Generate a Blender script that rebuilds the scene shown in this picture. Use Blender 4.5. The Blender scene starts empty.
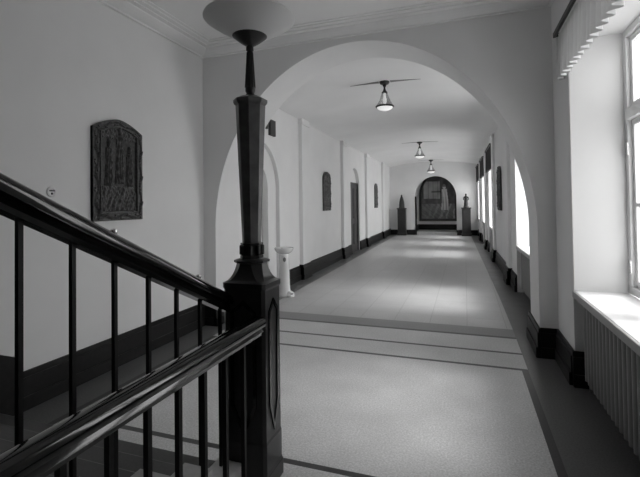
import bpy, math, random
import numpy as np
from mathutils import Vector
random.seed(7)
PI = math.pi
scn = bpy.context.scene
COL = scn.collection
K = 0.02                                   # the corridor runs about one degree off the hall's axis


def shx(x, y):
    return x - K * max(0.0, y - 7.0)


# ------------------------------------------------------------------ materials
def mat(name, g, rough=0.6, noise=0.0, nscale=8.0, bump=0.0, bscale=30.0, coat=0.0, metal=0.0, spec=0.5, detail=4.0):
    m = bpy.data.materials.new(name)
    m.use_nodes = True
    nt = m.node_tree
    b = nt.nodes['Principled BSDF']
    b.inputs['Base Color'].default_value = (g, g, g, 1)
    b.inputs['Roughness'].default_value = rough
    b.inputs['Metallic'].default_value = metal
    b.inputs['Specular IOR Level'].default_value = spec
    b.inputs['Coat Weight'].default_value = coat
    b.inputs['Coat Roughness'].default_value = 0.08
    geo = nt.nodes.new('ShaderNodeNewGeometry')
    if noise > 0:
        n = nt.nodes.new('ShaderNodeTexNoise')
        n.inputs['Scale'].default_value = nscale
        n.inputs['Detail'].default_value = detail
        nt.links.new(geo.outputs['Position'], n.inputs['Vector'])
        mr = nt.nodes.new('ShaderNodeMapRange')
        mr.inputs['From Min'].default_value = 0.3
        mr.inputs['From Max'].default_value = 0.7
        mr.inputs['To Min'].default_value = g * (1 - noise)
        mr.inputs['To Max'].default_value = g * (1 + noise)
        nt.links.new(n.outputs['Fac'], mr.inputs['Value'])
        nt.links.new(mr.outputs['Result'], b.inputs['Base Color'])
    if bump > 0:
        n2 = nt.nodes.new('ShaderNodeTexNoise')
        n2.inputs['Scale'].default_value = bscale
        n2.inputs['Detail'].default_value = 3
        nt.links.new(geo.outputs['Position'], n2.inputs['Vector'])
        bp = nt.nodes.new('ShaderNodeBump')
        bp.inputs['Strength'].default_value = bump
        bp.inputs['Distance'].default_value = 0.01
        nt.links.new(n2.outputs['Fac'], bp.inputs['Height'])
        nt.links.new(bp.outputs['Normal'], b.inputs['Normal'])
    return m


M = {}
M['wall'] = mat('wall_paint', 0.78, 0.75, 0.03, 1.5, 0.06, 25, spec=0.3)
M['reveal'] = mat('wall_paint_dimmed', 0.62, 0.7, 0.02, 1.5, 0.05, 25, spec=0.3)  # wall paint greyed on the reveals to hold down their window light
M['ceil'] = mat('ceiling_paint', 0.84, 0.85, 0.03, 1.0, 0.04, 20, spec=0.2)
M['white'] = mat('white_enamel', 0.72, 0.35, 0.02, 4)
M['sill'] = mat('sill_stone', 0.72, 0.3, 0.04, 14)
M['sill_front'] = mat('sill_front_grey', 0.30, 0.45, 0.04, 14)
M['porcelain'] = mat('porcelain', 0.80, 0.18, coat=0.6)
M['base'] = mat('baseboard_stone', 0.010, 0.45, 0.25, 20, spec=0.25)
M['wood'] = mat('newel_wood', 0.018, 0.30, 0.35, 9, coat=0.0, spec=0.5)
M['rail'] = mat('rail_wood', 0.004, 0.12, 0.3, 9, coat=0.6, spec=0.4)
M['shaft'] = mat('shaft_wood', 0.095, 0.36, 0.3, 12)
M['iron'] = mat('black_iron', 0.005, 0.5, 0.2, 30, spec=0.25)
M['metal'] = mat('stud_metal', 0.7, 0.25, metal=1.0)
M['bronze'] = mat('relief_bronze', 0.045, 0.5, 0.55, 38, 0.25, 120, metal=0.2)
M['bronze_light'] = mat('relief_bronze_light', 0.085, 0.5, 0.4, 45, 0.2, 120, metal=0.2)
M['door'] = mat('door_wood', 0.045, 0.4, 0.2, 12)
M['ped'] = mat('pedestal_wood', 0.022, 0.45, 0.25, 14)
M['statue'] = mat('statue_bronze', 0.04, 0.4, 0.3, 30, metal=0.4)
M['radiator'] = mat('radiator_paint', 0.20, 0.45, 0.04, 10)
M['opal'] = mat('opal_glass', 0.55, 0.25, 0.02, 4)


def translucent(name, g, tr):
    m = bpy.data.materials.new(name)
    m.use_nodes = True
    nt = m.node_tree
    nt.nodes.clear()
    o = nt.nodes.new('ShaderNodeOutputMaterial')
    mx = nt.nodes.new('ShaderNodeMixShader')
    d = nt.nodes.new('ShaderNodeBsdfDiffuse')
    t = nt.nodes.new('ShaderNodeBsdfTranslucent')
    for n in (d, t):
        n.inputs['Color'].default_value = (g, g, g, 1)
    mx.inputs[0].default_value = tr
    nt.links.new(d.outputs[0], mx.inputs[1])
    nt.links.new(t.outputs[0], mx.inputs[2])
    nt.links.new(mx.outputs[0], o.inputs[0])
    return m


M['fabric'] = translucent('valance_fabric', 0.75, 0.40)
M['fabric_shaded'] = translucent('valance_fabric_shaded', 0.10, 0.15)  # backlit shade of the corridor valances put into the cloth colour
M['opal_white'] = mat('lit_opal_glass', 0.8, 0.3)
_b = M['opal_white'].node_tree.nodes['Principled BSDF']
_b.inputs['Emission Color'].default_value = (1, 1, 1, 1)
_b.inputs['Emission Strength'].default_value = 0.45
M['opal'] = translucent('opal_glass_dish', 0.82, 0.5)
M['cup'] = mat('cup_metal', 0.035, 0.35, 0.1, 20, metal=0.3)
M['step'] = mat('step_stone', 0.05, 0.45, 0.15, 60)
M['string'] = mat('string_stone', 0.45, 0.4, 0.12, 20)
M['spike_grey'] = mat('ceiling_spike_grey', 0.22, 0.8)
M['dark'] = mat('dark_plate', 0.03, 0.5)
M['frame'] = mat('picture_frame', 0.022, 0.35, 0.2, 20)


def terrazzo(name, g, tiles=False, rough=0.34):
    m = bpy.data.materials.new(name)
    m.use_nodes = True
    nt = m.node_tree
    b = nt.nodes['Principled BSDF']
    b.inputs['Roughness'].default_value = rough
    b.inputs['Specular IOR Level'].default_value = 0.5
    geo = nt.nodes.new('ShaderNodeNewGeometry')
    sp = nt.nodes.new('ShaderNodeTexNoise')
    sp.inputs['Scale'].default_value = 70
    sp.inputs['Detail'].default_value = 5
    sp.inputs['Roughness'].default_value = 0.75
    lo = nt.nodes.new('ShaderNodeTexNoise')
    lo.inputs['Scale'].default_value = 2.2
    lo.inputs['Detail'].default_value = 5
    for n in (sp, lo):
        nt.links.new(geo.outputs['Position'], n.inputs['Vector'])
    a = nt.nodes.new('ShaderNodeMapRange')
    a.inputs['From Min'].default_value = 0.3
    a.inputs['From Max'].default_value = 0.7
    a.inputs['To Min'].default_value = 0.62
    a.inputs['To Max'].default_value = 1.38
    nt.links.new(sp.outputs['Fac'], a.inputs['Value'])
    c = nt.nodes.new('ShaderNodeMapRange')
    c.inputs['From Min'].default_value = 0.3
    c.inputs['From Max'].default_value = 0.7
    c.inputs['To Min'].default_value = 0.90 * g
    c.inputs['To Max'].default_value = 1.10 * g
    nt.links.new(lo.outputs['Fac'], c.inputs['Value'])
    mu = nt.nodes.new('ShaderNodeMath')
    mu.operation = 'MULTIPLY'
    nt.links.new(a.outputs['Result'], mu.inputs[0])
    nt.links.new(c.outputs['Result'], mu.inputs[1])
    out = mu.outputs[0]
    if tiles:
        br = nt.nodes.new('ShaderNodeTexBrick')
        br.offset = 0.0
        br.inputs['Scale'].default_value = 1.0
        br.inputs['Brick Width'].default_value = 0.5
        br.inputs['Row Height'].default_value = 0.5
        br.inputs['Mortar Size'].default_value = 0.006
        br.inputs['Color1'].default_value = (1, 1, 1, 1)
        br.inputs['Color2'].default_value = (0.93, 0.93, 0.93, 1)
        br.inputs['Mortar'].default_value = (0.72, 0.72, 0.72, 1)
        nt.links.new(geo.outputs['Position'], br.inputs['Vector'])
        m2 = nt.nodes.new('ShaderNodeMath')
        m2.operation = 'MULTIPLY'
        nt.links.new(out, m2.inputs[0])
        nt.links.new(br.outputs['Color'], m2.inputs[1])
        out = m2.outputs[0]
    nt.links.new(out, b.inputs['Base Color'])
    rr = nt.nodes.new('ShaderNodeMapRange')
    rr.inputs['From Min'].default_value = 0.3
    rr.inputs['From Max'].default_value = 0.7
    rr.inputs['To Min'].default_value = rough - 0.05
    rr.inputs['To Max'].default_value = rough + 0.07
    nt.links.new(lo.outputs['Fac'], rr.inputs['Value'])
    nt.links.new(rr.outputs['Result'], b.inputs['Roughness'])
    return m


M['f_light'] = terrazzo('terrazzo_light', 0.50)
M['f_tile'] = terrazzo('terrazzo_tile', 0.42, True)
M['f_mid'] = terrazzo('terrazzo_mid', 0.19)
M['f_border'] = terrazzo('terrazzo_border', 0.11)
M['f_strip'] = terrazzo('terrazzo_strip', 0.03)


def glass_mat():
    m = bpy.data.materials.new('window_glass')
    m.use_nodes = True
    nt = m.node_tree
    nt.nodes.clear()
    o = nt.nodes.new('ShaderNodeOutputMaterial')
    mx = nt.nodes.new('ShaderNodeMixShader')
    t = nt.nodes.new('ShaderNodeBsdfTransparent')
    t.inputs['Color'].default_value = (0.95, 0.95, 0.95, 1)
    g = nt.nodes.new('ShaderNodeBsdfGlossy')
    g.inputs['Roughness'].default_value = 0.02
    mx.inputs[0].default_value = 0.06
    nt.links.new(t.outputs[0], mx.inputs[1])
    nt.links.new(g.outputs[0], mx.inputs[2])
    nt.links.new(mx.outputs[0], o.inputs[0])
    return m


M['glass'] = glass_mat()
sg = glass_mat()
sg.name = 'lantern_glass'
for n in sg.node_tree.nodes:
    if n.type == 'BSDF_TRANSPARENT':
        n.inputs['Color'].default_value = (0.90, 0.90, 0.90, 1)
    if n.type == 'MIX_SHADER':
        n.inputs[0].default_value = 0.07
    if n.type == 'BSDF_GLOSSY':
        n.inputs['Roughness'].default_value = 0.3
M['lglass'] = sg
ng = glass_mat()  # grey tint added to weaken the daylight through the nearest window
ng.name = 'dimmed_glass'
for n in ng.node_tree.nodes:
    if n.type == 'BSDF_TRANSPARENT':
        n.inputs['Color'].default_value = (0.68, 0.68, 0.68, 1)
M['glass_near'] = ng


# ------------------------------------------------------------------ mesh helper
class MB:
    def __init__(s):
        s.v = []
        s.f = []
        s.mi = []

    def add(s, vs, fs, mi=0):
        k = len(s.v)
        s.v += [tuple(v) for v in vs]
        s.f += [tuple(i + k for i in f) for f in fs]
        s.mi += [mi] * len(fs)
        return s

    def box(s, x0, x1, y0, y1, z0, z1, mi=0):
        v = [(x0, y0, z0), (x1, y0, z0), (x1, y1, z0), (x0, y1, z0), (x0, y0, z1), (x1, y0, z1), (x1, y1, z1), (x0, y1, z1)]
        return s.add(v, [(0, 3, 2, 1), (4, 5, 6, 7), (0, 1, 5, 4), (1, 2, 6, 5), (2, 3, 7, 6), (3, 0, 4, 7)], mi)

    def prism(s, poly, f, w0, w1, mi=0):
        """poly: list of (a, b); f(a, b, w) -> xyz; extruded from w0 to w1 with end caps"""
        n = len(poly)
        v = [f(a, b, w0) for a, b in poly] + [f(a, b, w1) for a, b in poly]
        fs = [(i, (i + 1) % n, (i + 1) % n + n, i + n) for i in range(n)]
        fs += [tuple(range(n - 1, -1, -1)), tuple(range(n, 2 * n))]
        return s.add(v, fs, mi)

    def lathe(s, prof, seg=32, c=(0, 0, 0), rot=0.0, mi=0, sx=1.0, sy=1.0):
        k = len(prof)
        v = []
        for r, z in prof:
            for j in range(seg):
                t = rot + 2 * PI * j / seg
                v.append((c[0] + sx * r * math.cos(t), c[1] + sy * r * math.sin(t), c[2] + z))
        fs = []
        for i in range(k - 1):
            for j in range(seg):
                a = i * seg + j
                b = i * seg + (j + 1) % seg
                fs.append((a, b, b + seg, a + seg))
        fs.append(tuple(range(seg - 1, -1, -1)))
        fs.append(tuple(range((k - 1) * seg, k * seg)))
        return s.add(v, fs, mi)

    def sweep(s, prof, path, up=(0, 0, 1), mi=0):
        """straight sweep of a closed profile (a sideways, b up) between points of a polyline"""
        n = len(prof)
        v = []
        for i, p in enumerate(path):
            p = Vector(p)
            d = (Vector(path[min(i + 1, len(path) - 1)]) - Vector(path[max(i - 1, 0)])).normalized()
            side = d.cross(Vector(up)).normalized()
            u = side.cross(d).normalized()
            for a, b in prof:
                v.append(tuple(p + side * a + u * b))
        fs = []
        for i in range(len(path) - 1):
            for j in range(n):
                a = i * n + j
                b = i * n + (j + 1) % n
                fs.append((a, b, b + n, a + n))
        fs.append(tuple(range(n - 1, -1, -1)))
        fs.append(tuple(range((len(path) - 1) * n, len(path) * n)))
        return s.add(v, fs, mi)

    def tube(s, path, r, seg=8, mi=0):
        prof = [(r * math.cos(2 * PI * j / seg), r * math.sin(2 * PI * j / seg)) for j in range(seg)]
        up = (0, 0, 1)
        d = (Vector(path[-1]) - Vector(path[0])).normalized()
        if abs(d.z) > 0.9:
            up = (0, 1, 0)
        return s.sweep(prof, path, up, mi)

    def build(s, name, m, parent=None, smooth=False, bevel=0.0, shear=False, seg=2, angle=40):
        loc = Vector((0, 0, 0))
        vs = s.v
        if shear:
            vs = [(shx(x, y), y, z) for x, y, z in vs]
        if parent is None and vs:
            lo = [min(v[i] for v in vs) for i in range(3)]
            hi = [max(v[i] for v in vs) for i in range(3)]
            loc = Vector(((lo[0] + hi[0]) / 2, (lo[1] + hi[1]) / 2, lo[2]))
            vs = [(x - loc.x, y - loc.y, z - loc.z) for x, y, z in vs]
        me = bpy.data.meshes.new(name)
        me.from_pydata(vs, [], s.f)
        mats = m if isinstance(m, (list, tuple)) else [m]
        for q in mats:
            me.materials.append(M[q] if isinstance(q, str) else q)
        for p, i in zip(me.polygons, s.mi):
            p.material_index = i
        import bmesh
        bm = bmesh.new()
        bm.from_mesh(me)
        bmesh.ops.recalc_face_normals(bm, faces=bm.faces)
        bm.to_mesh(me)
        bm.free()
        if smooth:
            for p in me.polygons:
                p.use_smooth = True
        o = bpy.data.objects.new(name, me)
        COL.objects.link(o)
        o.location = loc
        if parent is not None:
            o.parent = parent
        if bevel > 0:
            b = o.modifiers.new('bevel', 'BEVEL')
            b.width = bevel
            b.segments = seg
            b.limit_method = 'ANGLE'
            b.angle_limit = math.radians(30)
        if smooth:
            e = o.modifiers.new('edges', 'EDGE_SPLIT')
            e.split_angle = math.radians(angle)
        return o


def tag(o, label=None, cat=None, group=None, kind=None):
    if label:
        o['label'] = label
    if cat:
        o['category'] = cat
    if group:
        o['group'] = group
    if kind:
        o['kind'] = kind
    return o


def thing(name, loc, label, cat, rz=0.0, group=None, kind=None):
    o = bpy.data.objects.new(name, None)
    COL.objects.link(o)
    o.location = loc
    o.rotation_euler = (0, 0, rz)
    o.empty_display_size = 0.1
    return tag(o, label, cat, group, kind)


def kids(o):
    return [c for c in bpy.data.objects if c.parent == o]


def copy_tree(o, parent=None):
    c = o.copy()
    COL.objects.link(c)
    c.parent = parent
    for ch in kids(o):
        copy_tree(ch, c)
    return c


def S(o):
    return tag(o, kind='structure')


# ------------------------------------------------------------------ dimensions
XH = -3.545                   # left wall of the hall
XL, XR = -3.5, 0.93           # left wall of the corridor, window wall
YA, YB = 5.10, 5.76           # arch wall front and back
YE = 22.40                    # far end wall
YBACK = -5.2
ZC = 3.92                     # hall ceiling
AC, AA, AZ, AB = -1.30, 2.05, 1.35, 2.40   # the arch: centre, half width, spring, rise
XG = 1.42                     # glass plane
XO = 1.60                     # outer face of the window wall
SILL, HEAD = 0.87, 3.20

# ------------------------------------------------------------------ floor
xs = [-4.6, -3.13, -3.07, 0.51, 0.57, 1.7]
ys = [YBACK - .2, -3.6, -3.55, 2.53, 2.58, 4.63, 4.68, 5.10, 5.15, 5.66, 5.725, 6.07] + [8 + 2 * i for i in range(8)] + [24.6]
fm = ['f_light', 'f_tile', 'f_mid', 'f_border', 'f_strip']
mb = MB()
for j in range(len(ys) - 1):
    y0, y1 = ys[j], ys[j + 1]
    ym = (y0 + y1) / 2
    for i in range(len(xs) - 1):
        xm = (xs[i] + xs[i + 1]) / 2
        inn = -3.07 < xm < 0.51
        k = 3
        edge = (-3.13 < xm < -3.07) or (0.51 < xm < 0.57)
        if ym > 6.07:
            k = 1 if inn or edge else 3
        elif ym > 5.725:
            k = 2 if inn or edge else 3
        elif ym > 5.66:
            k = 4 if inn or edge else 3
        elif ym > 5.15:
            k = 0 if inn or edge else 3
        elif ym > 5.10:
            k = 4 if inn or edge else 3
        elif ym > 4.68:
            k = 0 if inn or edge else 3
        elif ym > 2.58 or -3.55 < ym < 2.53:
            k = 0 if inn else (4 if edge else 3)
            if 4.63 < ym < 4.68:
                k = 4 if (inn or edge) else 3
        elif 2.53 < ym < 2.58 or -3.6 < ym < -3.55:
            k = 4 if (inn or edge) else 3
        mb.box(xs[i], xs[i + 1], y0, y1, -0.12, 0.0, k)
# only the top faces matter; merge the shared cells into one slab
mb2 = MB()
for q in range(0, len(mb.f), 6):
    mb2.add([mb.v[i] for i in mb.f[q + 1]], [(0, 1, 2, 3)], mb.mi[q + 1])
mb2.box(-4.6, 1.7, YBACK - .2, 24.6, -0.3, -0.02, 3)
S(mb2.build('floor', fm, shear=True))


# ------------------------------------------------------------------ walls with arched openings
def arch_pts(c, a, z0, b, n=48):
    return [(c + a * math.cos(PI * i / n), z0 + b * math.sin(PI * i / n)) for i in range(n + 1)]   # right to left


def arch_wall(mb, f, u0, u1, ztop, c, a, z0, b, w0, w1, zb=0.0, mi=0, mj=0, n=48):
    """plate from w0 to w1 with an arched hole standing on zb"""
    pts = arch_pts(c, a, z0, b, n)
    for w in (w0, w1):
        mb.add([f(u0, 0, w), f(c - a, 0, w), f(c - a, z0, w), f(u0, z0, w)], [(0, 1, 2, 3)], mi)
        mb.add([f(c + a, 0, w), f(u1, 0, w), f(u1, z0, w), f(c + a, z0, w)], [(0, 1, 2, 3)], mi)
        if zb > 0:
            mb.add([f(c - a, 0, w), f(c + a, 0, w), f(c + a, zb, w), f(c - a, zb, w)], [(0, 1, 2, 3)], mi)
        mb.add([f(u1, z0, w), f(u1, ztop, w), f(pts[0][0], ztop, w), f(*pts[0], w)], [(0, 1, 2, 3)], mi)
        mb.add([f(u0, z0, w), f(u0, ztop, w), f(pts[-1][0], ztop, w), f(*pts[-1], w)], [(0, 1, 2, 3)], mi)
        for p, q in zip(pts, pts[1:]):
            mb.add([f(*p, w), f(p[0], ztop, w), f(q[0], ztop, w), f(*q, w)], [(0, 1, 2, 3)], mi)
    line = [(c + a, zb)] + pts + [(c - a, zb)]
    for p, q in zip(line, line[1:]):
        mb.add([f(*p, w0), f(*p, w1), f(*q, w1), f(*q, w0)], [(0, 1, 2, 3)], mj)
    if zb > 0:
        mb.add([f(c - a, zb, w0), f(c + a, zb, w0), f(c + a, zb, w1), f(c - a, zb, w1)], [(0, 1, 2, 3)], mj)
    for u in (u0, u1):
        mb.add([f(u, 0, w0), f(u, ztop, w0), f(u, ztop, w1), f(u, 0, w1)], [(0, 1, 2, 3)], mi)
    mb.add([f(u0, ztop, w0), f(u1, ztop, w0), f(u1, ztop, w1), f(u0, ztop, w1)], [(0, 1, 2, 3)], mi)


fx = lambda a, b, w: (a, w, b)           # wall across: a = x, w = y
fy = lambda a, b, w: (w, a, b)           # wall along: a = y, w = x

# arch wall between hall and corridor
mb = MB()
arch_wall(mb, fx, -3.62, 0.96, 4.1, AC, AA, AZ, AB, YA, YB, n=180)
S(mb.build('wall_arch', 'wall'))

# left wall of the hall
S(MB().box(-3.75, XH, YBACK - .15, YA, 0, 4.1).build('wall_left', 'wall'))
# back wall behind the camera
S(MB().box(-3.75, XO, YBACK - .15, YBACK, 0, 4.1).build('wall_back', 'wall'))

# left wall of the corridor with its two arched recesses
mb = MB()
arch_wall(mb, fy, YB, 8.72, 3.9, 6.75, 0.87, 2.0, 0.87, XL - .08, XL)
arch_wall(mb, fy, YB, 8.72, 3.9, 6.75, 0.50, 1.98, 0.50, XL - .20, XL - .08)
mb.box(XL - .45, XL - .20, YB, 8.72, 0, 3.9)
mb.box(XL - .45, XL, 8.72, 12.34, 0, 3.9)
arch_wall(mb, fy, 12.34, 15.93, 3.9, 14.25, 0.66, 2.42, 0.52, XL - .12, XL)
mb.box(XL - .45, XL - .12, 12.34, 15.93, 0, 3.9)
mb.box(XL - .45, XL, 15.93, YE, 0, 3.9)
S(mb.build('wall_corridor_left', 'wall', shear=True))

# window wall: openings for the windows
WIN = [(2.55, 4.40), (6.70, 8.58), (13.30, 15.15), (16.95, 18.80), (20.35, 22.0)]


def window_wall(name, y0, y1, wins, shear):
    mb = MB()
    cur = y0
    for a, b in wins:
        mb.box(XR, XO, cur, a, 0, 4.1)
        mb.box(XR, XO, a, b, HEAD, 4.1)
        mb.box(XR + .26, XO, a, b, 0, SILL - .05)
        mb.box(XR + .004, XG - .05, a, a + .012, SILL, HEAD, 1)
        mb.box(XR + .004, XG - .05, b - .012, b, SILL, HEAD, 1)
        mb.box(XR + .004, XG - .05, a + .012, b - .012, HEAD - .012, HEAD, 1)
        cur = b
    mb.box(XR, XO, cur, y1, 0, 4.1)
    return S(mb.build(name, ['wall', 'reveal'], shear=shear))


window_wall('wall_right', YBACK - .15, YB, WIN[:1], False)
window_wall('wall_corridor_right', YB, 24.6, WIN[1:], True)

# far end wall with the arched recess and its back
EC, EA, EZ, EB = -1.135, 1.04, 1.95, 1.12
k0 = K * (YE - 7)
mb = MB()
arch_wall(mb, fx, -3.62, 0.95, 3.95, EC, EA, EZ, EB, YE, YE + .25)
mb.box(-3.62, 0.95, 24.35, 24.6, 0, 3.95)
mb.box(-3.62, EC - EA - .02, YE + .25, 24.35, 0, 3.95)
mb.box(EC + EA + .02, 0.95, YE + .25, 24.35, 0, 3.95)
mb.box(-3.62, 0.95, YE + .25, 24.35, 3.5, 3.95)
S(mb.build('wall_end', 'wall', shear=True))
S(MB().box(EC - EA - .02, EC + EA + .02, YE + .02, 24.35, 0, .15).build('floor_recess', 'string', shear=True))

# ceilings
S(MB().box(-3.75, XO, YBACK - .15, YB, ZC, 4.15).build('ceiling', 'ceil'))
mb = MB()
NV = 24
prev = None
for i in range(NV + 1):
    t = i / NV
    x = -3.62 + t * (0.96 + 3.62)
    z = 3.60 + 0.22 * math.sin(PI * t) ** 0.8
    if prev:
        x0, z0 = prev
        for a, b in [(YB, 7.0)] + [(7 + 1.93 * q, 7 + 1.93 * (q + 1)) for q in range(8)]:
            b = min(b, YE + .1)
            mb.add([(x0, a, z0), (x, a, z), (x, b, z), (x0, b, z0)], [(0, 1, 2, 3)])
            mb.add([(x0, a, 4.1), (x, a, 4.1), (x, b, 4.1), (x0, b, 4.1)], [(0, 1, 2, 3)])
    prev = (x, z)
S(mb.build('ceiling_corridor', 'ceil', shear=True, smooth=True))

# cornice round the hall ceiling
prof = [(0, 3.82), (.035, 3.82), (.04, 3.835), (.09, 3.842), (.14, 3.856), (.18, 3.876), (.185, 3.888), (.25, 3.888), (.25, 3.900),
        (.31, 3.903), (.315, 3.912), (.36, 3.912), (.365, ZC + .02), (0, ZC + .02)]
mb = MB()
x0, x1, y0, y1 = XH, XR, YBACK, YA
rings = [[(x0 + d, y0 + d, z), (x1 - d, y0 + d, z), (x1 - d, y1 - d, z), (x0 + d, y1 - d, z)] for d, z in prof]
for r, q in zip(rings, rings[1:] + rings[:1]):
    for i in range(4):
        mb.add([r[i], r[(i + 1) % 4], q[(i + 1) % 4], q[i]], [(0, 1, 2, 3)])
S(mb.build('trim_1', 'ceil'))


# ------------------------------------------------------------------ baseboards
def bb_along(mb, x, y0, y1, sgn, h=0.32, zb=0):
    """against a wall running along y; sgn = direction into the room"""
    for t, h1 in ((.022, h), (.034, h - .05), (.05, .115)):
        a, b = sorted((x, x + sgn * t))
        mb.box(a, b, y0, y1, zb, zb + h1)


def bb_across(mb, y, x0, x1, sgn, h=0.32, zb=0):
    for t, h1 in ((.022, h), (.034, h - .05), (.05, .115)):
        a, b = sorted((y, y + sgn * t))
        mb.box(x0, x1, a, b, zb, zb + h1)


mb = MB()
bb_along(mb, XH, 2.48, YA, 1)
# raking piece above the stair steps
stepz = lambda y: .5 * (2.30 - y)
rk = [(2.48, 0), (2.48, .445), (-1.0, .445 + .5 * 3.48), (-1.0, 0)]
mb.prism(rk, lambda a, b, w: (w, a, b), XH, XH + .035)
S(mb.build('baseboard_left', 'base', bevel=.004))
mb = MB()
bb_across(mb, YA, XH + .02, AC - AA, -1)
bb_along(mb, AC - AA, YA - .05, YB + .05, 1)
bb_across(mb, YB, XL + .02, AC - AA, 1)
bb_across(mb, YA, AC + AA, XR, -1)
bb_along(mb, AC + AA, YA - .05, YB + .05, -1)
bb_across(mb, YB, AC + AA, XR, 1)
S(mb.build('baseboard_arch', 'base', bevel=.004))
mb = MB()
cur = YBACK
for a, b in WIN[:1]:
    bb_along(mb, XR, cur, a, -1)
    bb_across(mb, a, XR - .022, XR + .10, 1)
    bb_across(mb, b, XR - .022, XR + .10, -1)
    cur = b
bb_along(mb, XR, cur, YA, -1)
S(mb.build('baseboard_right', 'base', bevel=.004))
mb = MB()
bb_across(mb, YBACK, XH, XR, 1)
S(mb.build('baseboard_back', 'base', bevel=.004))
# corridor
PIL = [8.72, 12.34, 15.93, 19.74]
mb = MB()
cur = YB
for a, b in [(5.88, 7.62)]:
    bb_along(mb, XL, 7.62, 8.72, 1)
    bb_along(mb, XL - .2, 6.25, 7.25, 1)
bb_along(mb, XL, 9.20, 12.34, 1)
bb_along(mb, XL, 12.82, 13.59, 1)
bb_along(mb, XL, 14.91, 15.93, 1)
bb_along(mb, XL, 16.41, 19.74, 1)
bb_along(mb, XL, 20.22, YE, 1)
for p in PIL:
    for t, h1 in ((.10, .34), (.112, .28), (.125, .12)):
        mb.box(XL, XL + t, p - .03, p + .51, 0, h1)
S(mb.build('baseboard_corridor_left', 'base', shear=True, bevel=.004))
PR = [9.30, 12.65, 15.85, 19.40]
mb = MB()
bb_along(mb, XR, YB, WIN[1][0], -1)
bb_along(mb, XR, WIN[1][1], WIN[2][0], -1)
bb_along(mb, XR, WIN[2][1], WIN[3][0], -1)
bb_along(mb, XR, WIN[3][1], WIN[4][0], -1)
bb_along(mb, XR, WIN[4][1], YE, -1)
for p in PR:
    for t, h1 in ((.085, .34), (.10, .28), (.12, .12)):
        mb.box(XR - t, XR, p - .03, p + .51, 0, h1)
S(mb.build('baseboard_corridor_right', 'base', shear=True, bevel=.004))
mb = MB()
bb_across(mb, YE, XL, EC - EA, -1, .27)
bb_across(mb, YE, EC + EA, XR, -1, .27)
bb_across(mb, 24.35, EC - EA, EC + EA, -1, .31, .15)
bb_along(mb, EC - EA - .02, YE + .25, 24.35, 1, .31, .15)
bb_along(mb, EC + EA + .02, YE + .25, 24.35, -1, .31, .15)
S(mb.build('baseboard_end', 'base', shear=True, bevel=.004))
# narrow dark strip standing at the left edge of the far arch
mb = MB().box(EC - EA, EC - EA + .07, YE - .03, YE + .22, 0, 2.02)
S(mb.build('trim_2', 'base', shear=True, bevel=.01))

# corridor pilasters (part of the walls)
mb = MB()
for p in PIL:
    mb.box(XL, XL + .09, p, p + .48, 0, 3.62)
    mb.box(XL, XL + .115, p - .025, p + .505, 3.50, 3.56)
    mb.box(XL, XL + .10, p - .012, p + .492, 3.56, 3.64)
S(mb.build('trim_3', 'wall', shear=True, bevel=.004))
mb = MB()
for p in PR:
    mb.box(XR - .06, XR, p, p + .48, 0, 3.66)
    mb.box(XR - .08, XR, p - .02, p + .50, 3.52, 3.58)
S(mb.build('trim_4', 'wall', shear=True, bevel=.004))


# ------------------------------------------------------------------ windows
def make_window(n, gl='glass'):
    """built in local coordinates: origin on the floor under the middle of the opening at the inner wall face"""
    w = 1.85
    r = thing('window_%d' % n, (0, 0, 0), None, None, kind='structure')
    h = w / 2
    fr = MB()
    X0, X1 = XG - XR - .06, XG - XR + .05
    fr.box(X0, X1, -h, -h + .075, SILL, HEAD)
    fr.box(X0, X1, h - .075, h, SILL, HEAD)
    fr.box(X0, X1, -h + .075, h - .075, SILL, SILL + .07)
    fr.box(X0, X1, -h + .075, h - .075, HEAD - .07, HEAD)
    fr.box(X0 - .02, X1, -h + .075, h - .075, 2.40, 2.49)     # transom
    fr.box(X0, X1, -.04, .04, SILL + .07, 2.40)
    fr.box(X0, X1, -.04, .04, 2.49, HEAD - .07)
    fr.build('window_frame', 'white', r, bevel=.006)
    for s in (-1, 1):
        for z0, z1, mid in ((SILL + .07, 2.40, 1.655), (2.49, HEAD - .07, None)):
            sa = MB()
            a, b = sorted((s * .043, s * (h - .078)))
            z0 += .003
            z1 -= .003
            q0, q1 = X0 + .03, X0 + .075
            sa.box(q0, q1, a, a + .05, z0, z1)
            sa.box(q0, q1, b - .05, b, z0, z1)
            sa.box(q0, q1, a + .05, b - .05, z0, z0 + .055)
            sa.box(q0, q1, a + .05, b - .05, z1 - .05, z1)
            if mid:
                sa.box(q0, q1, a + .05, b - .05, mid - .015, mid + .015)
            so = sa.build('window_sash', 'white', r, bevel=.004)
            g = MB().box(X0 + .05, X0 + .054, a + .05, b - .05, z0 + .055, z1 - .05)
            g.build('window_pane', gl, so)
    for s in (-1, 1):
        for z in (1.11, 2.14):
            MB().lathe([(.011, 0), (.011, .10), (.006, .112)], 10, (X0 - .008, s * (h - .085), z - .05)).build('hinge', 'metal', r, smooth=True)
    MB().box(X0 - .03, X0, .02, .05, 1.35, 1.47).build('window_handle', 'metal', r, bevel=.005)
    return r


def make_sill():
    mb = MB().box(-.035, XG - XR - .055, -.945, .945, SILL - .055, SILL)
    return mb.build('window_sill', 'sill', None, bevel=.008)


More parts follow.
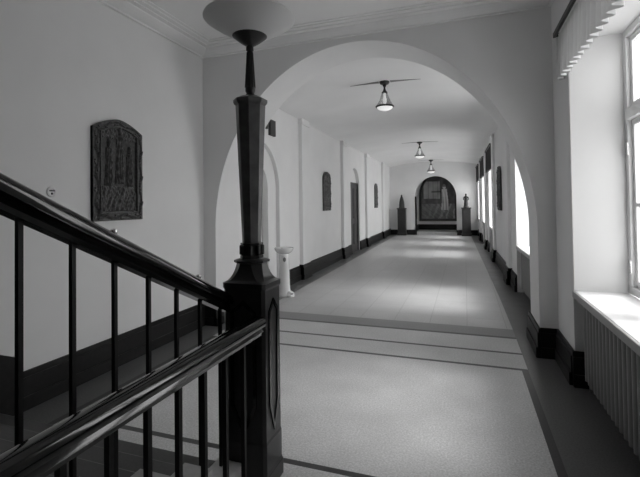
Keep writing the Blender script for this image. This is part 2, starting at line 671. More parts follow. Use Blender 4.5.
w0 = make_window(1, 'glass_near')
w1 = make_window(2)
hw = [(a + b) / 2 for a, b in WIN]
for i, yc in enumerate(hw):
    o = w0 if i == 0 else (w1 if i == 1 else copy_tree(w1))
    o.name = 'window_%d' % (i + 1)
    sc = (WIN[i][1] - WIN[i][0]) / 1.85
    o.location = (shx(XR, yc), yc, 0)
    o.rotation_euler = (0, 0, K if yc > 7 else 0)
    o.scale = (1, sc, 1)
for i, yc in enumerate(hw):
    a, b = WIN[i]
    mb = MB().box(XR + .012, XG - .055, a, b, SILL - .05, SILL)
    mb.box(XR - .010, XR + .012, a, b, SILL - .062, SILL - .001, 1)  # sill front edge in a darker tone than its top
    S(mb.build('trim_%d' % (10 + i), ['sill', 'sill_front'], shear=yc > 5.9, bevel=.006))


# ------------------------------------------------------------------ valances
def make_valance(name, yc, w, ztop, drop, fab, label, group=None):
    x = XR - .085
    r = thing(name, (shx(x, yc), yc, ztop), label, 'valance', K if yc > 7 else 0, group)
    h = w / 2
    b = MB().box(-.012, .012, -h, h, -.03, .015)
    b.box(0, .08, h - .015, h, -.025, .012)
    b.box(0, .08, -h, -h + .015, -.025, .012)
    b.build('curtain_rail', 'dark', r, bevel=.003)
    # pleated cloth
    np_ = int(w / .115)
    N = np_ * 10
    v = []
    f = []
    rnd = [random.uniform(.7, 1.2) for _ in range(np_ + 2)]
    rows = 7
    for q in (0, 1):
        for j in range(rows):
            t = j / (rows - 1)
            for i in range(N + 1):
                y = h - .004 - (w - .008) * i / N
                ph = i / 10.0
                am = (.016 + .022 * t) * rnd[int(ph)]
                xx = .036 + am * math.sin(2 * PI * ph) - (.004 if q else 0)
                zz = -.025 - (drop - .025) * t
                v.append((xx, y, zz))
    n1 = rows * (N + 1)
    for q in (0, 1):
        for j in range(rows - 1):
            for i in range(N):
                a = q * n1 + j * (N + 1) + i
                f.append((a, a + 1, a + N + 2, a + N + 1))
    for i in range(N):
        a = (rows - 1) * (N + 1) + i
        f.append((a, a + 1, a + 1 + n1, a + n1))
    c = MB()
    c.add(v, f)
    c.build('pleated_cloth', fab, r, smooth=True, angle=80)
    e = MB()
    e.box(.016, .078, h - .004, h - .001, -drop * .98, -.02)
    e.build('side_return', fab, r)
    return r


make_valance('valance', (2.35 + 4.52) / 2, 2.17, 3.30, .445, 'fabric', 'pale pleated valance over the nearest window, above the wide bright sill')
make_valance('valance', hw[1], 2.2, 3.40, .55, 'fabric_shaded', 'valance over the corridor window just beyond the big arch, hidden mostly by it')
for i, lab in ((2, 'shade-darkened corridor valance beside the wall relief, the tallest-looking of the three'),
               (3, 'shade-darkened corridor valance between two others, over the middle sunlit window'),
               (4, 'shade-darkened valance over the last corridor window, next to the end wall')):
    make_valance('valance', hw[i], WIN[i][1] - WIN[i][0] + .25, 3.40, .72, 'fabric_shaded', lab)


# ------------------------------------------------------------------ radiators
def make_radiator(n):
    r = thing('radiator', (0, 0, 0), None, 'radiator')
    p = .087
    for i in range(n):
        y = (i - (n - 1) / 2) * p
        poly = [(-.030, .10), (-.022, .07), (.022, .07), (.030, .10), (.030, .72), (.022, .76), (-.022, .76), (-.030, .72)]
        mb = MB()
        # front column, rounded, and the web behind it
        seg = 10
        prof = [(math.cos(PI * k / seg) * .033, -math.sin(PI * k / seg) * .030) for k in range(seg + 1)]
        prof += [(-.033, .02), (-.014, .03), (-.014, .12), (.014, .12), (.014, .03), (.033, .02)]
        v0 = [(b, y + a, .09) for a, b in prof]
        v1 = [(b, y + a, .765) for a, b in prof]
        m = len(prof)
        mb.add(v0 + v1, [(k, (k + 1) % m, (k + 1) % m + m, k + m) for k in range(m)] + [tuple(range(m)), tuple(range(m, 2 * m))])
        mb.build('radiator_section', 'radiator', r, smooth=True, angle=50)
    L = n * p / 2
    MB().tube([(.07, -L, .16), (.07, L, .16)], .02).tube([(.07, -L, .70), (.07, L, .70)], .02).build('header_pipe', 'radiator', r, smooth=True)
    for s in (-1, 1):
        MB().box(.0, .11, s * (L - .06) - .012, s * (L - .06) + .012, 0, .09).build('foot', 'radiator', r)
    return r


labs = {0: 'grey ribbed column radiator under the nearest wide window sill',
        1: 'ribbed radiator in the corridor seen just past the big arch, right side',
        2: 'narrow-looking corridor radiator under the window beside the wall relief',
        3: 'corridor radiator under the middle one of three windows in a row', 4: 'corridor radiator under the last window by the end wall'}
rad = None
for i in (0, 1, 2, 3, 4):
    if rad is None:
        rad = make_radiator(20)
        o = rad
    else:
        o = copy_tree(rad)
    yc = hw[i]
    o.location = (shx(XR + .085, yc), yc, 0)
    o.rotation_euler = (0, 0, K if yc > 7 else 0)
    if i == 4:
        o.scale = (1, .88, 1)
    o['label'] = labs[i]
    o['group'] = 'radiators under the windows'
for o in list(bpy.data.objects):
    if o.name.startswith('radiator') and o.parent is None and o.get('group'):
        del o['group']

# ------------------------------------------------------------------ staircase
st = thing('staircase', (-2.37, 1.0, 0), 'dark stone stair flight rising toward the viewer beside the left wall', 'stairs')
RISE, RUN = .16, .32
for i in range(11):
    yt = 2.19 - RUN * i
    z = RISE * (i + 1)
    mb = MB().box(XH + .04 + 2.37, -1.43 + 2.37, yt - RUN - .02 - 1.0, yt - 1.0, max(0, z - .30), z)
    mb.build('step', 'step', st, bevel=.012)
mb = MB().box(XH + .04 + 2.37, -1.26 + 2.37, YBACK + .06 - 1.0, 2.19 - RUN * 11 - 1.0, RISE * 12 - .22, RISE * 12)
mb.build('landing', 'step', st)
s0 = (2.19, 0.0)
poly = [(2.19, 0), (2.19, .175)]
for i in range(11):
    yt = 2.19 - RUN * i
    z = RISE * (i + 1) + .015
    if i:
        poly += [(yt, z)]
    poly += [(yt - RUN, z)]
poly += [(2.19 - RUN * 11, RISE * 11 - .35), (2.19 - RUN * 1.2, 0)]
mb = MB().prism([(a - 1.0, b) for a, b in poly], lambda a, b, w: (w, a, b), -1.43 + 2.37, -1.26 + 2.37)
tag(mb.build('side_string', 'string', st), 'pale stone edge')

# ------------------------------------------------------------------ railings
capp = [(-.045, -.030), (-.050, -.012), (-.046, .006), (-.034, .020), (-.014, .028), (.014, .028), (.034, .020), (.046, .006), (.050, -.012), (.045, -.030)]
botp = [(-.030, -.078), (-.034, -.060), (-.026, -.048), (-.022, -.028), (.022, -.028), (.026, -.048), (.034, -.060), (.030, -.078)]

ya, za = 2.22, 1.117
yb_ = -1.40
ztop = lambda y: 1.291 + .492 * (1.946 - y)      # top of the sloping rail
r1 = thing('stair_railing', (-1.375, 2.1, 0), 'sloping dark railing climbing from the newel post toward the upper left', 'railing')
pA = (0, ya - 2.1, ztop(ya) - .03)
pB = (0, yb_ - 2.1, ztop(yb_) - .03)
hr = MB().sweep(capp, [pA, pB]).build('handrail', 'rail', r1, smooth=True, angle=35)
MB().sweep(botp, [pA, pB]).build('lower_rail', 'rail', r1, smooth=True, angle=35)
for k in range(17):
    y = 2.131 - .195 * k
    i = max(0, int((2.19 - y) / RUN))
    zb = RISE * (i + 1) + .015
    if y > 2.19:
        zb = 0
    MB().box(-.0085, .0085, y - .0085 - 2.1, y + .0085 - 2.1, zb, ztop(y) - .085).build('baluster', 'iron', r1)
for y in (1.94, 1.36, .78):
    MB().lathe([(.012, 0), (.013, .010), (.016, .018), (.014, .028), (.004, .032)], 14, (-.012, y - 2.1, ztop(y) - .004)).build('rail_stud', 'metal', hr, smooth=True)

r2 = thing('landing_railing', (-1.165, 2.1, 0), 'level dark railing with glossy handrail in front, fixed low on the newel post', 'railing')
zt2 = 1.045
MB().sweep(capp, [(0, 2.215 - 2.1, zt2 - .03), (0, -1.6 - 2.1, zt2 - .03)]).build('handrail', 'rail', r2, smooth=True, angle=35)
MB().sweep(botp, [(0, 2.215 - 2.1, zt2 - .03), (0, -1.6 - 2.1, zt2 - .03)]).build('lower_rail', 'rail', r2, smooth=True, angle=35)
for k in range(21):
    y = 2.03 - .182 * k
    if y < -1.55:
        break
    MB().box(-.0115, .0115, y - .0115 - 2.1, y + .0115 - 2.1, .0, zt2 - .09).build('baluster', 'iron', r2)

# ------------------------------------------------------------------ newel post
NX, NY = -1.262, 2.32
nw = thing('newel_post', (NX, NY, 0), 'massive dark panelled newel post where both railings meet', 'newel post')
mb = MB().box(-.146, .146, -.123, .123, 0, .10)
q = .150
mb.build('plinth', 'wood', nw, bevel=.006)
hx, hy = .143, .120


def sq_ring(hx, hy, z, c):
    return [(hx - c, -hy, z), (hx, -hy + c, z), (hx, hy - c, z), (hx - c, hy, z), (-hx + c, hy, z), (-hx, hy - c, z), (-hx, -hy + c, z), (-hx + c, -hy, z)]


def loft(rings, mb=None):
    mb = mb or MB()
    n = len(rings[0])
    v = [p for r in rings for p in r]
    f = [(i * n + j, i * n + (j + 1) % n, (i + 1) * n + (j + 1) % n, (i + 1) * n + j) for i in range(len(rings) - 1) for j in range(n)]
    f += [tuple(range(n)), tuple(range((len(rings) - 1) * n, len(rings) * n))]
    return mb.add(v, f)


ch = .018
loft([sq_ring(.145, .122, .10, .01), sq_ring(hx, hy, .125, ch), sq_ring(hx, hy, .285, ch), sq_ring(hx - .004, hy - .004, .30, ch), sq_ring(hx - .004, hy - .004, 1.185, ch),
      sq_ring(hx + .002, hy + .002, 1.20, ch), sq_ring(hx + .002, hy + .002, 1.228, ch)]).build('pedestal', 'wood', nw)
# raised side panels that end in a point, on the faces
for sx in (-1, 1):
    pts = [(-.062, 1.06), (-.062, .50), (0, .33), (.062, .50), (.062, 1.06), (0, 1.13)]
    fr = MB()
    inner = [(-.044, 1.05), (-.044, .505), (0, .375), (.044, .505), (.044, 1.05), (0, 1.10)]
    for a in range(6):
        b = (a + 1) % 6
        quad = [pts[a], pts[b], inner[b], inner[a]]
        fr.prism(quad, lambda u, z, w: (w, u, z), sx * (hx - .012), sx * (hx + .004))
    fr.build('side_panel_moulding', 'rail', nw)
pts = [(-.085, 1.06), (-.085, .50), (0, .33), (.085, .50), (.085, 1.06), (0, 1.13)]
inner = [(-.065, 1.05), (-.065, .505), (0, .37), (.065, .505), (.065, 1.05), (0, 1.10)]
for sy in (-1, 1):
    fr = MB()
    for a in range(6):
        b = (a + 1) % 6
        fr.prism([pts[a], pts[b], inner[b], inner[a]], lambda u, z, w: (u, w, z), sy * (hy - .012), sy * (hy + .004))
    fr.build('front_panel_moulding', 'rail', nw)
# concave shoulder
rings = []
for i in range(13):
    t = i / 12
    z = 1.228 + .112 * t
    k = (1 - math.sqrt(max(0, 1 - (1 - t) ** 2)))          # 1 at bottom, 0 at top
    k = .25 * (1 - t) + .75 * k
    ax = .088 + (.143 - .088) * k
    ay = .084 + (.120 - .084) * k
    rings.append(sq_ring(ax, ay, z, ch + .032 * (1 - k)))
rings.append(sq_ring(.100, .097, 1.345, .05))
rings.append(sq_ring(.100, .097, 1.358, .05))
rings.append(sq_ring(.08, .078, 1.366, .04))
loft(rings).build('shoulder', 'wood', nw, smooth=True, angle=30)

# ------------------------------------------------------------------ torchere on the newel
tl = thing('newel_lamp', (NX, NY, 1.366), 'tall torchere with tapering octagonal wooden shaft and broad glass dish atop the newel', 'lamp')
z0 = 1.366
R8 = PI / 8
mb = MB().lathe([(.058, 0), (.072, .004), (.072, .018), (.064, .024), (.064, .084), (.070, .088), (.070, .096), (.058, .100)], 8, rot=R8)
for j in range(8):
    t = R8 + 2 * PI * j / 8
    mb.lathe([(.010, .024), (.012, .03), (.012, .078), (.008, .084)], 6, (.066 * math.cos(t), .066 * math.sin(t), 0))
mb.build('collar', 'wood', tl)
MB().lathe([(.058, .100), (.093, 2.318 - z0)], 8, rot=R8).build('shaft', 'shaft', tl)
MB().lathe([(.090, 2.318 - z0), (.103, 2.332 - z0), (.107, 2.342 - z0), (.107, 2.356 - z0), (.06, 2.378 - z0), (.03, 2.384 - z0)], 8, rot=R8).build('shaft_cap', 'shaft', tl)
mb = MB().lathe([(.022, 2.376 - z0), (.030, 2.388 - z0), (.024, 2.400 - z0), (.031, 2.412 - z0), (.031, 2.43 - z0), (.017, 2.665 - z0), (.024, 2.672 - z0), (.024, 2.69 - z0), (.02, 2.70 - z0)], 24)
for j in range(12):
    t = 2 * PI * j / 12
    a, b = .031, .0175
    mb.tube([(a * math.cos(t), a * math.sin(t), 2.435 - z0), (b * math.cos(t), b * math.sin(t), 2.66 - z0)], .0035, 6)
mb.build('fluted_stem', 'cup', tl, smooth=True)
prof = []
for i in range(10):
    t = i / 9
    prof.append((.024 + .086 * t ** .9, 2.70 - z0 + .062 * t ** 1.1))
prof += [(.106, 2.766 - z0), (.09, 2.760 - z0)]
MB().lathe(prof, 40).build('cup', 'cup', tl, smooth=True, angle=50)
prof = []
for i in range(17):
    t = i / 16
    prof.append((.085 + .195 * t, 2.752 - z0 + .112 * t ** 1.2))
prof += [(.286, 2.870 - z0), (.283, 2.876 - z0), (.275, 2.872 - z0)]
for i in range(16, -1, -1):
    t = i / 16
    prof.append((.080 + .192 * t, 2.760 - z0 + .108 * t ** 1.2))
MB().lathe(prof, 64).build('glass_dish', 'opal', tl, smooth=True, angle=60)


# ------------------------------------------------------------------ carved reliefs
def relief(name, loc, rz, w, h, hs, label, group=None, nx=110, ny=170, seed=1, pointed=False, border=.11):
    """plaque: local y along the wall, z up, front toward +x. hs = height of the straight sides"""
    rs = np.random.RandomState(seed)
    r = thing(name, loc, label, 'wall relief', rz, group)

    def top(u):                      # u in -1..1
        if pointed:
            return hs + (h - hs) * (1 - abs(u) ** 1.6)
        return hs + (h - hs) * math.sqrt(max(0, 1 - abs(u) ** 2.2))
    W = w / 2
    b = MB()
    n = 24
    poly = [(-W, 0), (W, 0)] + [(W * math.cos(PI * i / n), top(math.cos(PI * i / n))) for i in range(n + 1)]
    b.prism(poly, lambda a, z, q: (q, a, z), .002, .03)
    b.build('backing', 'bronze', r)
    # heights
    v = []
    f = []
    figs = [(-.42, .30, .17, .50), (0.02, .36, .20, .58), (.42, .28, .17, .47)]
    if w < .5:
        figs = [(0.0, .12, .38, .74)]
    for j in range(ny + 1):
        for i in range(nx + 1):
            u = -1 + 2 * i / nx
            tt = j / ny
            H = top(u * .999)
            y = u * W
            z = tt * H
            bw = border * w
            d = min(W - abs(y), z, H - z)           # distance to edge
            hgt = .03
            if d < .008:
                hgt = .036
            elif d < bw:
                s = z if (W - abs(y)) < min(z, H - z) else y
                q = (d - .008) / (bw - .008)
                a = s * (22 if w > .5 else 30)
                wv = .5 + .28 * math.sin(a)
                hgt = .034 + .018 * math.exp(-((q - wv) / .16) ** 2) + .010 * (math.sin(2 * a) * math.sin(q * PI * 2) > .35)
            elif d < bw + .018:
                hgt = .050
            else:
                hgt = .024
                for cx, z0_, hw_, hh in figs:
                    px = (u - cx) / hw_
                    pz = (z / h - z0_) / hh
                    if 0 < pz < 1:
                        wd = .95 - .35 * pz if pz < .72 else (.75 - (pz - .72) * 1.6 if pz < .82 else 0)
                        if abs(px) < wd:
                            hgt = max(hgt, .026 + .024 * math.sqrt(max(0, 1 - (px / wd) ** 2)) + .006 * math.sin(px * 14 + 3 * math.sin(pz * 5)))
                    hz = (z / h - (z0_ + hh * .91)) / (hh * .09)
                    hxx = px / .33
                    if hz * hz + hxx * hxx < 1:
                        hgt = max(hgt, .028 + .028 * math.sqrt(1 - hz * hz - hxx * hxx))
                if w > .5 and z / h < .34 and d > bw + .03:
                    hgt = .028 + .018 * abs(math.sin(u * 17 + 2.2 * math.sin(z * 13))) * abs(math.sin(z * 21 + 1.7 * math.sin(u * 9)))
                if z / h > .80:
                    hgt = max(hgt, .026 + .012 * abs(math.sin(u * 17) * math.sin(z * 45)))
                hgt += .004 * math.sin(u * 60) * math.sin(z * 70)
            hgt = .02 + (hgt - .02) * (1.25 if w > .8 or h > 1.08 else 1)
            v.append((hgt, y, z))
    for j in range(ny):
        for i in range(nx):
            a = j * (nx + 1) + i
            f.append((a, a + 1, a + nx + 2, a + nx + 1))
    c = MB()
    c.add(v, f)
    # rim down to the wall
    per = [i for i in range(nx + 1)] + [j * (nx + 1) + nx for j in range(1, ny + 1)] + [ny * (nx + 1) + i for i in range(nx - 1, -1, -1)] + [j * (nx + 1) for j in range(ny - 1, 0, -1)]
    k = len(c.v)
    for p in per:
        c.v.append((.004, v[p][1], v[p][2]))
    for q in range(len(per)):
        c.f.append((per[q], per[(q + 1) % len(per)], k + (q + 1) % len(per), k + q))
        c.mi.append(0)
    c.build('carved_face', 'bronze_light', r)
    return r


relief('wall_relief', (XH, 3.52, 1.55), 0, .67, 1.085, .965, 'large dark carved relief with rounded top on the near left wall, above the railing', pointed=True, seed=3)
relief('wall_relief', (shx(XL, 10.8), 10.8, 1.51), K, .66, 1.06, .86, 'dark arched relief on the corridor left wall between fountain and door', nx=50, ny=80, seed=5)
relief('wall_relief', (shx(XL, 18.2), 18.2, 1.49), K, .66, 1.08, .86, 'farther small dark arched relief on the corridor left wall, beyond the door', nx=40, ny=60, seed=6)
relief('wall_relief', (shx(XR, 11.25), 11.25, 1.48), PI + K, .66, 1.10, .90, 'dark relief on the corridor window wall, seen edge-on between windows', nx=40, ny=60, seed=8)

# ------------------------------------------------------------------ round switch on the left wall
sw = thing('wall_socket', (XH, 2.765, 1.84), 'small round white wall socket with dark slots, left of the relief', 'socket')
c = MB()
pr = [(.048, 0), (.048, .006), (.043, .012), (.030, .014), (.026, .010), (.0, .010)]
seg = 28
v = []
for r_, x_ in pr:
    for j in range(seg):
        t = 2 * PI * j / seg
        v.append((x_, r_ * math.cos(t), r_ * math.sin(t)))
f = []
for i in range(len(pr) - 1):
    for j in range(seg):
        f.append((i * seg + j, i * seg + (j + 1) % seg, (i + 1) * seg + (j + 1) % seg, (i + 1) * seg + j))
c.add(v, f)
c.build('cover_plate', 'white', sw, smooth=True)
MB().box(.008, .018, -.024, .024, .004, .016).build('slot', 'dark', sw)
MB().lathe([(.009, -.009), (.009, .009)], 10, (.012, 0, -.016)).build('slot', 'dark', sw)

# ------------------------------------------------------------------ drinking fountain
df = thing('drinking_fountain', (-3.20, 7.12, 0), 'white porcelain pedestal drinking fountain in the corridor behind the newel', 'drinking fountain')
mb = MB().lathe([(.135, 0), (.137, .03), (.128, .06), (.112, .12), (.104, .22), (.098, .45), (.094, .66), (.090, .76), (.075, .79)], 32)
# toe that carries the pedal
mb.lathe([(.085, 0), (.086, .035), (.07, .075), (.035, .10), (.0, .105)], 24, (.12, -.02, 0))
mb.build('pedestal', 'porcelain', df, smooth=True, angle=60)
prof = [(.07, .775), (.10, .785), (.135, .805), (.162, .838), (.176, .872), (.178, .886), (.172, .892), (.16, .886), (.135, .86), (.10, .84), (.03, .832)]
MB().lathe(prof, 40).build('bowl', 'porcelain', df, smooth=True, angle=70)
MB().lathe([(.012, .828), (.012, .865), (.018, .872), (.010, .882)], 14, (-.06, .04, 0)).build('spout', 'metal', df, smooth=True)
c = MB()
v = [(.0, 0, 0)]
seg = 20
a = math.radians(-62)
dx, dy = math.cos(a), math.sin(a)
for rr, dd in ((0, .103), (1, .101), (1, .085)):
    for j in range(seg):
        t = 2 * PI * j / seg
        u, z = .028 * rr * math.cos(t), .042 * rr * math.sin(t)
        v.append((dx * dd - dy * u, dy * dd + dx * u, .68 + z))
v = v[1:]
f = [(i * seg + j, i * seg + (j + 1) % seg, (i + 1) * seg + (j + 1) % seg, (i + 1) * seg + j) for i in range(2) for j in range(seg)]
c.add(v, f)
c.build('name_plate', 'radiator', df)
mb = MB().box(.16, .20, -.09, -.05, .05, .065)
mb.build('foot_pedal', 'dark', df, bevel=.003)

# ------------------------------------------------------------------ dark box on the corridor wall
ln = thing('wall_box', (shx(XL, 7.3), 7.3, 3.02), 'small dark rectangular box mounted high on the corridor wall above the arched recess', 'wall box', K)
MB().box(.0, .05, -.17, .07, 0, .30).build('box_body', 'dark', ln, bevel=.003)
MB().prism([(-.42, .10), (-.24, .10), (-.24, .22)], lambda a, b, w: (w, a, b), 0, .03).build('bracket', 'dark', ln)

# ------------------------------------------------------------------ door in the corridor
dz = thing('door_1', (shx(XL - .12, 14.25), 14.25, 0), None, None, K, kind='structure')
MB().box(0, .05, -.60, .60, 0.005, 2.40).build('door_leaf', 'door', dz)
fr = MB()
for y0, y1 in ((-.54, -.06), (.06, .54)):
    for za_, zb_ in ((.25, 1.0), (1.15, 2.25)):
        fr.box(.05, .062, y0, y1, za_, za_ + .03).box(.05, .062, y0, y1, zb_ - .03, zb_)
        fr.box(.05, .062, y0, y0 + .03, za_, zb_).box(.05, .062, y1 - .03, y1, za_, zb_)
fr.build('door_panel_moulding', 'door', dz)
MB().box(0, .08, -.66, .66, 2.38, 2.43).box(0, .08, .60, .66, 0, 2.38).box(0, .08, -.66, -.60, 0, 2.38).build('door_frame', 'door', dz)
MB().tube([(.06, .03, 1.05), (.11, .03, 1.05), (.11, .13, 1.05)], .009).build('door_handle', 'metal', dz, smooth=True)


# ------------------------------------------------------------------ ceiling lamps
def make_lamp():
    r = thing('ceiling_lamp', (0, 0, 0), None, 'ceiling lamp')
    MB().lathe([(.03, -.055), (.07, -.045), (.088, -.02), (.088, 0)], 28).build('canopy', 'cup', r, smooth=True)
    MB().lathe([(.052, -.205), (.05, -.185), (.03, -.165), (.018, -.13), (.016, -.10), (.034, -.07), (.036, -.05)], 20).build('stem', 'cup', r, smooth=True)
    MB().lathe([(.150, -.430), (.148, -.425), (.10, -.34), (.066, -.25), (.048, -.195), (.044, -.195), (.062, -.25), (.096, -.34), (.142, -.43)], 64).build('glass_cone', 'lglass', r, smooth=True)
    MB().lathe([(.016, -.40), (.03, -.36), (.034, -.32), (.022, -.27), (.02, -.20)], 16).build('bulb', 'opal_white', r, smooth=True)
    MB().lathe([(.145, -.455), (.158, -.450), (.162, -.440), (.158, -.428), (.145, -.425)], 40).build('ring', 'cup', r, smooth=True)
    MB().lathe([(.004, -.515), (.05, -.508), (.09, -.493), (.125, -.470), (.146, -.445), (.14, -.44)], 36).build('bowl', 'opal_white', r, smooth=True)
    return r


def ceil_z(x):
    t = (x + 3.62) / (4.58)
    return 3.60 + .22 * math.sin(PI * t) ** .8


lamps = [(-1.285, 7.22, 'nearest of the three corridor ceiling lamps, glass cone with dark ring and white bowl'),
         (-1.30, 14.9, 'middle one of the three dark-stemmed corridor ceiling lamps'),
         (-1.27, 21.4, 'farthest corridor ceiling lamp, close before the end wall')]
lp = make_lamp()
for i, (x, y, lab) in enumerate(lamps):
    o = lp if i == 0 else copy_tree(lp)
    o.location = (shx(x, y), y, ceil_z(x) + .002)
    o['label'] = lab
    o.scale = [(1, 1, 1), (1.12, 1.12, 1.12), (1.3, 1.3, 1.3)][i]
    # two flat dark grey spikes tapering away from the canopy, one each side
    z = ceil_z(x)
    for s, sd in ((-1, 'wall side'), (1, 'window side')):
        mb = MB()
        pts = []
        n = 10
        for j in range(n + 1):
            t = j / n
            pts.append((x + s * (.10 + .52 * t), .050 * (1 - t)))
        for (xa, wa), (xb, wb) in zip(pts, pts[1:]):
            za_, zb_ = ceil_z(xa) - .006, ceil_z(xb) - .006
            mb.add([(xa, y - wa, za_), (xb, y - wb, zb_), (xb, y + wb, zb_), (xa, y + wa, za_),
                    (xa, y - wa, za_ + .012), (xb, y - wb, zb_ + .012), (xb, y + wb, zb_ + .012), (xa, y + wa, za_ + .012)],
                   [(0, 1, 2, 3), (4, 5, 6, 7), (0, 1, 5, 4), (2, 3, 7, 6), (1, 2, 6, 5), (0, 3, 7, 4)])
        o2 = mb.build('ceiling_spike', 'spike_grey', shear=True)
        tag(o2, 'long pointed dark spike on the ceiling, on the %s of the %s corridor ceiling lamp' % (sd, ('nearest', 'middle', 'farthest')[i]), 'ceiling ornament')

# ------------------------------------------------------------------ far end: painting, pedestals, statuettes
pt = thing('painting', (shx(EC, 24.3) + .06, 24.32, .64), 'arched painting with a pale standing figure in the recess at the corridor end', 'painting', K)
pw, ph_s, ph_t = 1.04, 1.42, 2.72
n = 40
# local: x sideways, z up, front at -y
out = [(-pw, 0), (pw, 0)] + [(pw * math.cos(PI * i / n), ph_s + (ph_t - ph_s) * math.sin(PI * i / n)) for i in range(n + 1)]
fw = .14
inn = [(-pw + fw, fw), (pw - fw, fw)] + [((pw - fw) * math.cos(PI * i / n), ph_s + (ph_t - fw - ph_s) * math.sin(PI * i / n)) for i in range(n + 1)]
mb = MB()
for a in range(len(out)):
    b = (a + 1) % len(out)
    mb.prism([out[a], out[b], inn[b], inn[a]], lambda u, z, w: (u, w, z), -.08, .02)
mb.build('picture_frame', 'frame', pt)
# canvas with its picture as per-vertex colour
nx, ny = 90, 130
v = []
cols = []
rs = np.random.RandomState(4)
g1 = rs.rand(14, 14)


def nz(u, w_, g=g1):
    a, b = u * 12.99 % 13, w_ * 12.99 % 13
    i, j = int(a), int(b)
    fa, fb = a - i, b - j
    return g[i, j] * (1 - fa) * (1 - fb) + g[i + 1, j] * fa * (1 - fb) + g[i, j + 1] * (1 - fa) * fb + g[i + 1, j + 1] * fa * fb


for j in range(ny + 1):
    for i in range(nx + 1):
        u = -1 + 2 * i / nx
        x_ = u * (pw - fw)
        H = ph_s + (ph_t - fw - ph_s) * math.sqrt(max(0, 1 - u * u))
        z = fw + (H - fw) * j / ny
        t = (z - fw) / (ph_t - 2 * fw)
        s = (u + 1) / 2
        c = .02 + .04 * nz(s, min(t, .99))
        if .46 < t < .86 and .06 < s < .56:
            c = .15 + .10 * nz(s * .9, t * .9) - (.06 if abs((s * 7) % 1 - .5) < .10 else 0)     # pale building
        if .60 < t < .64 and .30 < s < .60:
            c *= .35
        if t < .46 and s < .5:
            c = .02 + .06 * nz(s, t)
        if t < .34:
            c = .04 + .08 * nz((s * 2 + t * 3) % 1, t) + .10 * (math.sin(34 * (s - .5 * t) + 4 * nz(s, t)) > .4) * s
        if t > .86:
            c = .015 + .05 * nz(s, min(t, .99))
        # standing pale figure right of the middle
        fz = (t - .20) / .60
        if 0 < fz < 1:
            wd = .11 - .045 * fz if fz < .8 else .05 * math.sqrt(max(0, 1 - ((fz - .89) / .10) ** 2))
            cx = .70 + .01 * math.sin(fz * 5)
            if abs(s - cx) < wd:
                c = .40 + .10 * math.cos((s - cx) * 70 + 3 * fz) * (fz < .7) - .18 * nz(s, t) * (fz < .5)
                if fz > .88:
                    c = .12
        v.append((x_, -.01, z))
        cols.append(c)
f = [(j * (nx + 1) + i, j * (nx + 1) + i + 1, (j + 1) * (nx + 1) + i + 1, (j + 1) * (nx + 1) + i) for j in range(ny) for i in range(nx)]
cm = bpy.data.materials.new('painted_canvas')
cm.use_nodes = True
at = cm.node_tree.nodes.new('ShaderNodeVertexColor')
at.layer_name = 'paint'
cm.node_tree.links.new(at.outputs['Color'], cm.node_tree.nodes['Principled BSDF'].inputs['Base Color'])
cm.node_tree.nodes['Principled BSDF'].inputs['Roughness'].default_value = .45
c = MB()
c.add(v, f)
co = c.build('canvas', cm, pt)
ca = co.data.color_attributes.new('paint', 'FLOAT_COLOR', 'POINT')
for i, q in enumerate(cols):
    q = min(.8, q * 1.8)
    ca.data[i].color = (q, q, q, 1)


def pedestal(x, y, lab):
    r = thing('pedestal', (shx(x, y), y, 0), lab, 'pedestal', K)
    MB().box(-.235, .235, -.235, .235, 0, .10).build('plinth', 'ped', r, bevel=.01)
    MB().box(-.205, .205, -.205, .205, .10, 1.36).box(-.22, .22, -.22, .22, .10, .14).box(-.15, .15, -.214, -.205, .25, 1.25).build('column', 'ped', r, bevel=.008)
    MB().box(-.235, .235, -.235, .235, 1.36, 1.42).build('top_slab', 'ped', r, bevel=.01)
    return r


px1, px2 = -2.83, .36
pedestal(px1, 22.08, 'dark square pedestal standing left of the arched painting')
pedestal(px2, 22.08, 'dark square pedestal standing right of the arched painting')


def statuette(x, y, lab, draped):
    r = thing('statuette', (shx(x, y), y, 1.42), lab, 'statuette', K)
    if draped:      # cloaked figure, a tall cone with a small bowed head
        MB().lathe([(.155, 0), (.155, .04), (.145, .05), (.148, .12), (.135, .28), (.108, .42), (.082, .52), (.060, .58), (.035, .61)], 20, sy=.8).build('body', 'statue', r, smooth=True, angle=60)
        MB().lathe([(.02, .58), (.045, .60), (.05, .635), (.04, .675), (.015, .70)], 14).build('head', 'statue', r, smooth=True)
    else:
        MB().lathe([(.13, 0), (.13, .06), (.105, .08), (.10, .20), (.085, .33), (.07, .42), (.105, .50), (.10, .54), (.04, .575), (.03, .60)], 20, sy=.75).build('body', 'statue', r, smooth=True, angle=60)
        MB().lathe([(.02, .59), (.042, .61), (.048, .645), (.038, .68), (.012, .70)], 14).build('head', 'statue', r, smooth=True)
        for s in (-1, 1):
            MB().tube([(s * .10, 0, .52), (s * .125, -.02, .42), (s * .06, -.09, .36)], .026).build('arm', 'statue', r, smooth=True)
    return r


statuette(px1, 22.08, 'dark cloaked pointed statuette on the pedestal left of the painting', True)
statuette(px2, 22.08, 'dark standing statuette with arms on the pedestal right of the painting', False)

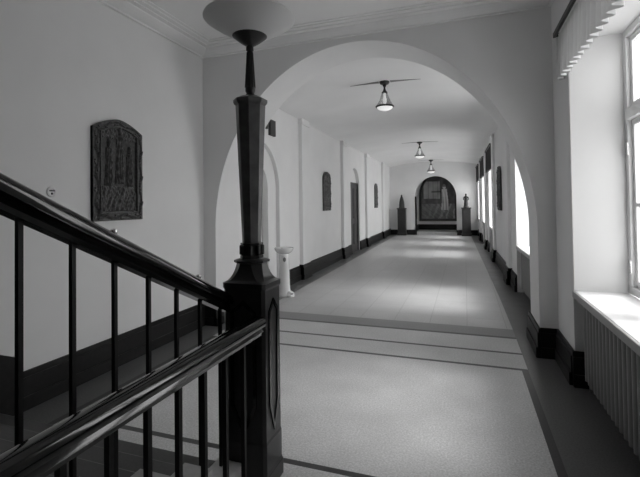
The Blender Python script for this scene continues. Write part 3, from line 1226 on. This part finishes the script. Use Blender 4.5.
# ------------------------------------------------------------------ light
w = bpy.data.worlds.new('world')
scn.world = w
w.use_nodes = True
nt = w.node_tree
bg = nt.nodes['Background']
tc = nt.nodes.new('ShaderNodeTexCoord')
sx = nt.nodes.new('ShaderNodeSeparateXYZ')
mr = nt.nodes.new('ShaderNodeMapRange')
mr.inputs['From Min'].default_value = -.12
mr.inputs['From Max'].default_value = .25
mr.inputs['To Min'].default_value = .85
mr.inputs['To Max'].default_value = 1.0
nt.links.new(tc.outputs['Generated'], sx.inputs[0])
nt.links.new(sx.outputs['Z'], mr.inputs['Value'])
nt.links.new(mr.outputs['Result'], bg.inputs['Color'])
bg.inputs['Strength'].default_value = 9.0

for i, (a, b) in enumerate(WIN):
    L = bpy.data.lights.new('window_daylight_portal', 'AREA')
    L.shape = 'RECTANGLE'
    L.size = HEAD - SILL
    L.size_y = b - a
    L.cycles.is_portal = True
    o = bpy.data.objects.new('window_daylight_portal', L)
    COL.objects.link(o)
    yc = (a + b) / 2
    o.location = (shx(XO + .02, yc), yc, (HEAD + SILL) / 2)
    o.rotation_euler = (0, PI / 2, 0)

sl = bpy.data.lights.new('hazy_sun', 'SUN')
sl.energy = 8.0
sl.angle = math.radians(24)
so = bpy.data.objects.new('hazy_sun', sl)
COL.objects.link(so)
so.location = (6, 8, 8)
so.rotation_euler = Vector((1.0, -0.05, 0.95)).to_track_quat('Z', 'Y').to_euler()

# ------------------------------------------------------------------ camera
cam = bpy.data.cameras.new('camera')
cam.sensor_width = 36
cam.lens = 416.1 / 640 * 36
cam.shift_x = 0.0
cam.shift_y = (196.05 - 238.5) / 640
cam.clip_start = .02
co = bpy.data.objects.new('camera', cam)
COL.objects.link(co)
from mathutils import Matrix
R = Matrix.Rotation(.334593, 3, 'Z') @ Matrix.Rotation(PI / 2 + .018584, 3, 'X') @ Matrix.Rotation(-.013085, 3, 'Z')
co.matrix_world = Matrix.Translation((0, 0, 1.7)) @ R.to_4x4()
scn.camera = co

scn.view_settings.view_transform = 'Standard'
scn.view_settings.look = 'None'
scn.view_settings.gamma = 1
scn.view_settings.use_curve_mapping = False
scn.view_settings.exposure = 0.18
scn.cycles.use_denoising = True
scn.cycles.max_bounces = 12
scn.cycles.diffuse_bounces = 8
